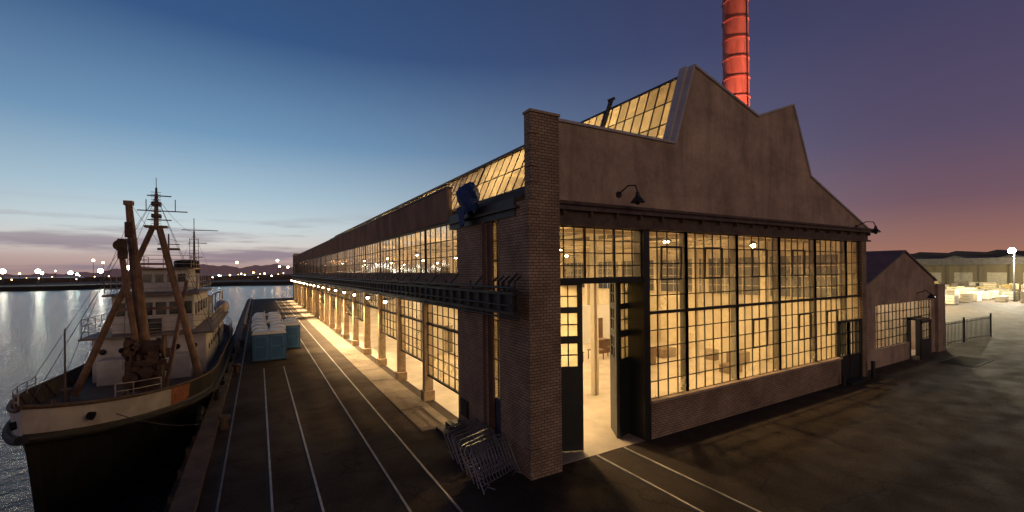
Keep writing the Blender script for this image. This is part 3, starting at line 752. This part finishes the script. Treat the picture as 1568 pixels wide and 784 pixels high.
railing([(CX+1.5,39.5,7.0),(CX+1.5,35.3,7.0),(CX-1.4,35.3,7.0),(CX-1.4,39.5,7)],.8)
railing([(CX+hb(Y)-.1,Y,top(Y)) for Y in(19.2,20,21.5)],.5,1); railing([(CX-hb(Y)+.1,Y,top(Y)) for Y in(18.5,20,22,24,27)],.5,1)
railing([(CX+hb(Y)-.1,Y,top(Y)) for Y in(44,47,50)],.9)
rl.done('railings',mat('rail_white',(.35,.30,.26),.5),T)
AX=-4.35
dr=MB()
dr.cyl((-4.45,26.3,.8),(-4.95,26.3,7.0),.25,.22,14); dr.cyl((-4.95,26.3,7.0),(-5.15,26.3,9.9),.20,.13,12); dr.box(-5.32,-4.98,26.15,26.45,9.8,10.0)
dr.cyl((-7.4,27.6,1.0),(AX-.1,27.5,9.0),.15,.12,12); dr.cyl((-2.6,27.5,1.0),(AX+.1,27.5,9.0),.17,.14,12)
dr.cyl((-4.7,25.8,2.2),(-5.35,25.8,7.8),.13,.11,12)
dr.beam((-5.95,27.55,4.9),(-3.45,27.55,4.9),.12,.12); dr.beam((-5.1,27.5,7.1),(-3.8,27.5,7.1),.1,.1)
dr.cyl((AX,27.5,8.8),(AX,27.6,10.6),.11,.07,10)
dr.box(AX-.45,AX+.45,27.3,27.8,8.9,9.0)
dr.cyl((-3.9,26.4,1.0),(-3.5,30.5,6.2),.11,.09,10)
dr.done('derrick_and_a_frame',BUFF,T,True)
ge=MB()
ge.cyl((-5.1,25.9,3.2),(-3.9,25.9,3.2),.33,.33,14); ge.cyl((-5.2,25.9,3.2),(-5.1,25.9,3.2),.55,n=14); ge.cyl((-3.9,25.9,3.2),(-3.8,25.9,3.2),.55,n=14)
ge.box(-5.2,-3.9,25.5,26.4,1.3,2.7); ge.beam((-5.1,25.3,1.2),(-4.9,25.6,3.3),.14,.14); ge.beam((-3.9,25.3,1.2),(-4.1,25.6,3.3),.14,.14)
for k in range(14):
    x,y,z=random.uniform(-5.5,-3.5),random.uniform(25,26.6),random.uniform(1.4,3.7); ge.box(x,x+random.uniform(.12,.4),y,y+random.uniform(.12,.35),z,z+random.uniform(.12,.45))
for k in range(6):
    x,z=random.uniform(-5.3,-3.9),random.uniform(1.9,3.6); ge.cyl((x,25.1,z),(x,25.3,z),random.uniform(.12,.28),n=12)
ge.box(-6.4,-5.8,22.5,23.2,1.0,1.7); ge.cyl((-6.4,21.5,1.8),(-4.3,21.5,1.8),.25,n=12); ge.cyl((-4.4,21.5,1.8),(-4.3,21.5,1.8),.40,n=14);ge.cyl((-6.4,21.5,1.8),(-6.3,21.5,1.8),.40,n=14)
ge.box(-6.0,-4.6,21.2,21.9,1.2,1.6)
for x,y in((-6.9,24.8),(-3.8,24.2),(-5.6,19.5),(-4.9,19.5)): ge.cyl((x,y,1.2),(x,y,2.2 if y<20 else 1.8),.13,.1,10); ge.cyl((x,y,2.2 if y<20 else 1.8),(x,y,2.3 if y<20 else 1.9),.2,n=10)
ge.box(-5.4,-5.1,25.5,25.8,7.3,8.2); ge.cyl((-5.3,25.45,7.9),(-5.3,25.6,7.9),.25,n=12); ge.box(-5.25,-5.05,26.0,26.2,8.3,9.0)
ge.done('windlass_and_winch',RUST,T,True)
ms=MB()
ms.cyl((AX,27.6,9.0),(AX,27.6,10.9),.08,.045,8)
for z,wd in((10.5,.6),(9.75,1.25),(9.3,.6)): ms.cyl((AX-wd*.6,27.6,z),(AX+wd,27.6,z),.03,n=6)
for z in (9.4,10.0): ms.box(AX-.18,AX+.18,27.4,27.8,z,z+.16)
ms.cyl((AX+.75,27.6,9.75),(AX+.75,27.6,10.35),.02,n=5);ms.cyl((AX-.4,27.6,9.75),(AX-.4,27.6,10.3),.02,n=5); ms.cyl((AX,27.6,10.9),(AX,27.6,11.4),.015,n=5)
for j in range(14): ms.cyl((AX-.2,27.5,9.1+j*.12),(AX+.2,27.5,9.1+j*.12),.012,n=4)
RX=-4.68
ms.cyl((RX,45.3,3.2),(RX,45.5,10.2),.13,.06,8); ms.cyl((RX,45.5,10.2),(RX,45.5,11.3),.03,n=5)
for z,wd in((10.3,1.7),(9.2,.9),(8.0,.6)): ms.cyl((RX-wd*.5,45.5,z),(RX+wd,45.5,z),.035,n=6)
for j in range(16):
    z=5+j*.3; ms.cyl((RX-.3,45.4,z),(RX+.3,45.4,z),.015,n=4)
ms.cyl((RX-.3,45.4,4.8),(RX-.3,45.4,9.6),.02,n=4);ms.cyl((RX+.3,45.4,4.8),(RX+.3,45.4,9.6),.02,n=4)
ms.cyl((CX+.1,37,7),(CX+.1,37,9.3),.06,.04,8); ms.cyl((CX-.5,37,8.6),(CX+.7,37,8.6),.03,n=5); ms.box(CX-.5,CX+.7,36.9,37.05,8.2,8.35)
ms.cyl((CX,19.0,1.6),(CX,19.0,4.9),.04,.02,6)
ms.done('masts_and_aerials',mat('mast_dark',(.08,.055,.045),.6),T)
wi=MB()
def wire(a,b_,sag=.0,r_=.010):
    a=Vector(a);b_=Vector(b_);P=[]
    for j in range(9): t_=j/8; p_=a.lerp(b_,t_); p_.z-=sag*4*t_*(1-t_); P.append(p_)
    wi.tube(P,r_,4)
top1=(AX,27.6,10.5)
for b_ in((CX,16.6,3.2),(CX-2.2,22.3,2.0),(CX+3.2,33,1.6),(CX-3.2,33,1.6),(CX+3.1,36,1.6)): wire(top1,b_)
wire((-5.1,26.3,9.9),(-4.6,25.3,3.4));wire((-5.1,26.3,9.8),(-5.2,25.2,2.4));wire((-5.1,26.3,9.9),(-3.5,30.5,6.2));wire((-5,26.2,9.5),(-6.4,21.6,1.8))
wire((RX,45.5,10.1),top1,.4); wire((RX,45.5,10.),(CX+3.1,50,1.8)); wire((RX,45.5,10.),(CX-3.1,50,1.8)); wire((RX,45.5,9),(CX,36.9,9)); 
wire((CX+1.3,18.6,2.1),(-1.3,22,.5),.35,.015); wire((CX+3.1,47,1.6),(-1.3,46,.5),.2,.025)
wi.done('rigging',WIRE,T)
# ---------------- sky
Wd=bpy.data.worlds.new('World'); S.world=Wd; Wd.use_nodes=True; nt=Wd.node_tree;N=nt.nodes;L=nt.links
bg=N['Background']
tc=N.new('ShaderNodeTexCoord'); nm=N.new('ShaderNodeVectorMath'); nm.operation='NORMALIZE'; L.new(tc.outputs['Generated'],nm.inputs[0])
sx=N.new('ShaderNodeSeparateXYZ'); L.new(nm.outputs[0],sx.inputs[0])
def ramp(st):
    r_=N.new('ShaderNodeValToRGB'); cr=r_.color_ramp; cr.interpolation='LINEAR'
    while len(cr.elements)<len(st): cr.elements.new(.5)
    for e,(p_,c_) in zip(cr.elements,st): e.position=p_; e.color=lin(*c_)
    L.new(sx.outputs[2],r_.inputs[0]); return r_
RL=ramp([(0,(165,135,130)),(.03,(188,166,162)),(.055,(212,208,203)),(.09,(198,212,216)),(.15,(168,194,210)),(.26,(112,150,184)),(.43,(55,87,132)),(.8,(24,40,74))])
RR=ramp([(0,(170,118,98)),(.035,(152,108,96)),(.11,(114,86,98)),(.22,(88,76,102)),(.41,(66,64,96)),(.8,(28,30,56))])
at=N.new('ShaderNodeMath'); at.operation='ARCTAN2'; L.new(sx.outputs[0],at.inputs[0]); L.new(sx.outputs[1],at.inputs[1])
su=N.new('ShaderNodeMath'); su.operation='ADD'; su.inputs[1].default_value=.1; L.new(at.outputs[0],su.inputs[0])
ab_=N.new('ShaderNodeMath'); ab_.operation='ABSOLUTE'; L.new(su.outputs[0],ab_.inputs[0])
mr=N.new('ShaderNodeMapRange'); mr.interpolation_type='SMOOTHSTEP'; mr.inputs[1].default_value=.0; mr.inputs[2].default_value=1.45; L.new(ab_.outputs[0],mr.inputs[0])
mx=N.new('ShaderNodeMix'); mx.data_type='RGBA'; L.new(mr.outputs[0],mx.inputs[0]); L.new(RL.outputs[0],mx.inputs[6]); L.new(RR.outputs[0],mx.inputs[7])
mp=N.new('ShaderNodeMapping'); mp.inputs['Scale'].default_value=(2.2,2.2,24); L.new(nm.outputs[0],mp.inputs['Vector'])
cn=N.new('ShaderNodeTexNoise'); cn.inputs['Scale'].default_value=1.6; cn.inputs['Detail'].default_value=8; cn.inputs['Roughness'].default_value=.55; L.new(mp.outputs[0],cn.inputs['Vector'])
c1=N.new('ShaderNodeMapRange'); c1.interpolation_type='SMOOTHSTEP'; c1.inputs[1].default_value=.46; c1.inputs[2].default_value=.62; L.new(cn.outputs['Fac'],c1.inputs[0])
c2=N.new('ShaderNodeMapRange'); c2.inputs[1].default_value=.05; c2.inputs[2].default_value=.13; c2.inputs[3].default_value=1; c2.inputs[4].default_value=0; L.new(sx.outputs[2],c2.inputs[0])
c3=N.new('ShaderNodeMath'); c3.operation='MULTIPLY'; L.new(c1.outputs[0],c3.inputs[0]); L.new(c2.outputs[0],c3.inputs[1])
c5=N.new('ShaderNodeMapRange'); c5.inputs[1].default_value=.4; c5.inputs[2].default_value=1.2; c5.inputs[3].default_value=.85; c5.inputs[4].default_value=.0; L.new(ab_.outputs[0],c5.inputs[0])
c4=N.new('ShaderNodeMath'); c4.operation='MULTIPLY'; L.new(c3.outputs[0],c4.inputs[0]); L.new(c5.outputs[0],c4.inputs[1])
mc=N.new('ShaderNodeMix'); mc.data_type='RGBA'; L.new(c4.outputs[0],mc.inputs[0]); L.new(mx.outputs[2],mc.inputs[6]); mc.inputs[7].default_value=lin(138,124,138)
skt=N.new('ShaderNodeTexSky'); skt.sky_type='NISHITA'; skt.sun_disc=False; skt.sun_elevation=math.radians(-3); skt.sun_rotation=math.radians(-12)
scl=N.new('ShaderNodeVectorMath'); scl.operation='SCALE'; scl.inputs['Scale'].default_value=.02; L.new(skt.outputs[0],scl.inputs[0])
ad=N.new('ShaderNodeVectorMath'); L.new(mc.outputs[2],ad.inputs[0]); L.new(scl.outputs[0],ad.inputs[1])
L.new(ad.outputs[0],bg.inputs[0]); bg.inputs[1].default_value=1.
sl=bpy.data.lights.new('facade_fill','SUN'); sl.energy=.36; sl.angle=math.radians(40); sl.color=(1,.72,.44)  # warm fill added behind the camera to brighten the facade; the sky's sun has set
so=bpy.data.objects.new('facade_fill',sl); S.collection.objects.link(so)
so.rotation_euler=Vector((.25,.9,-.12)).to_track_quat('-Z','Y').to_euler()
# ---------------- camera
cam=bpy.data.cameras.new('camera'); co=bpy.data.objects.new('camera',cam); S.collection.objects.link(co); S.camera=co
cam.sensor_width=36; cam.lens=36*665/1568; cam.shift_y=.014; cam.clip_end=9000; cam.clip_start=.1
co.matrix_world=Matrix.Translation((0,0,6.6))@Matrix.Rotation(math.radians(-30.3),4,'Z')@Matrix.Rotation(math.radians(90),4,'X')@Matrix.Rotation(math.radians(-.6),4,'Z')
S.view_settings.view_transform='Standard'; S.view_settings.look='None'; S.view_settings.exposure=0
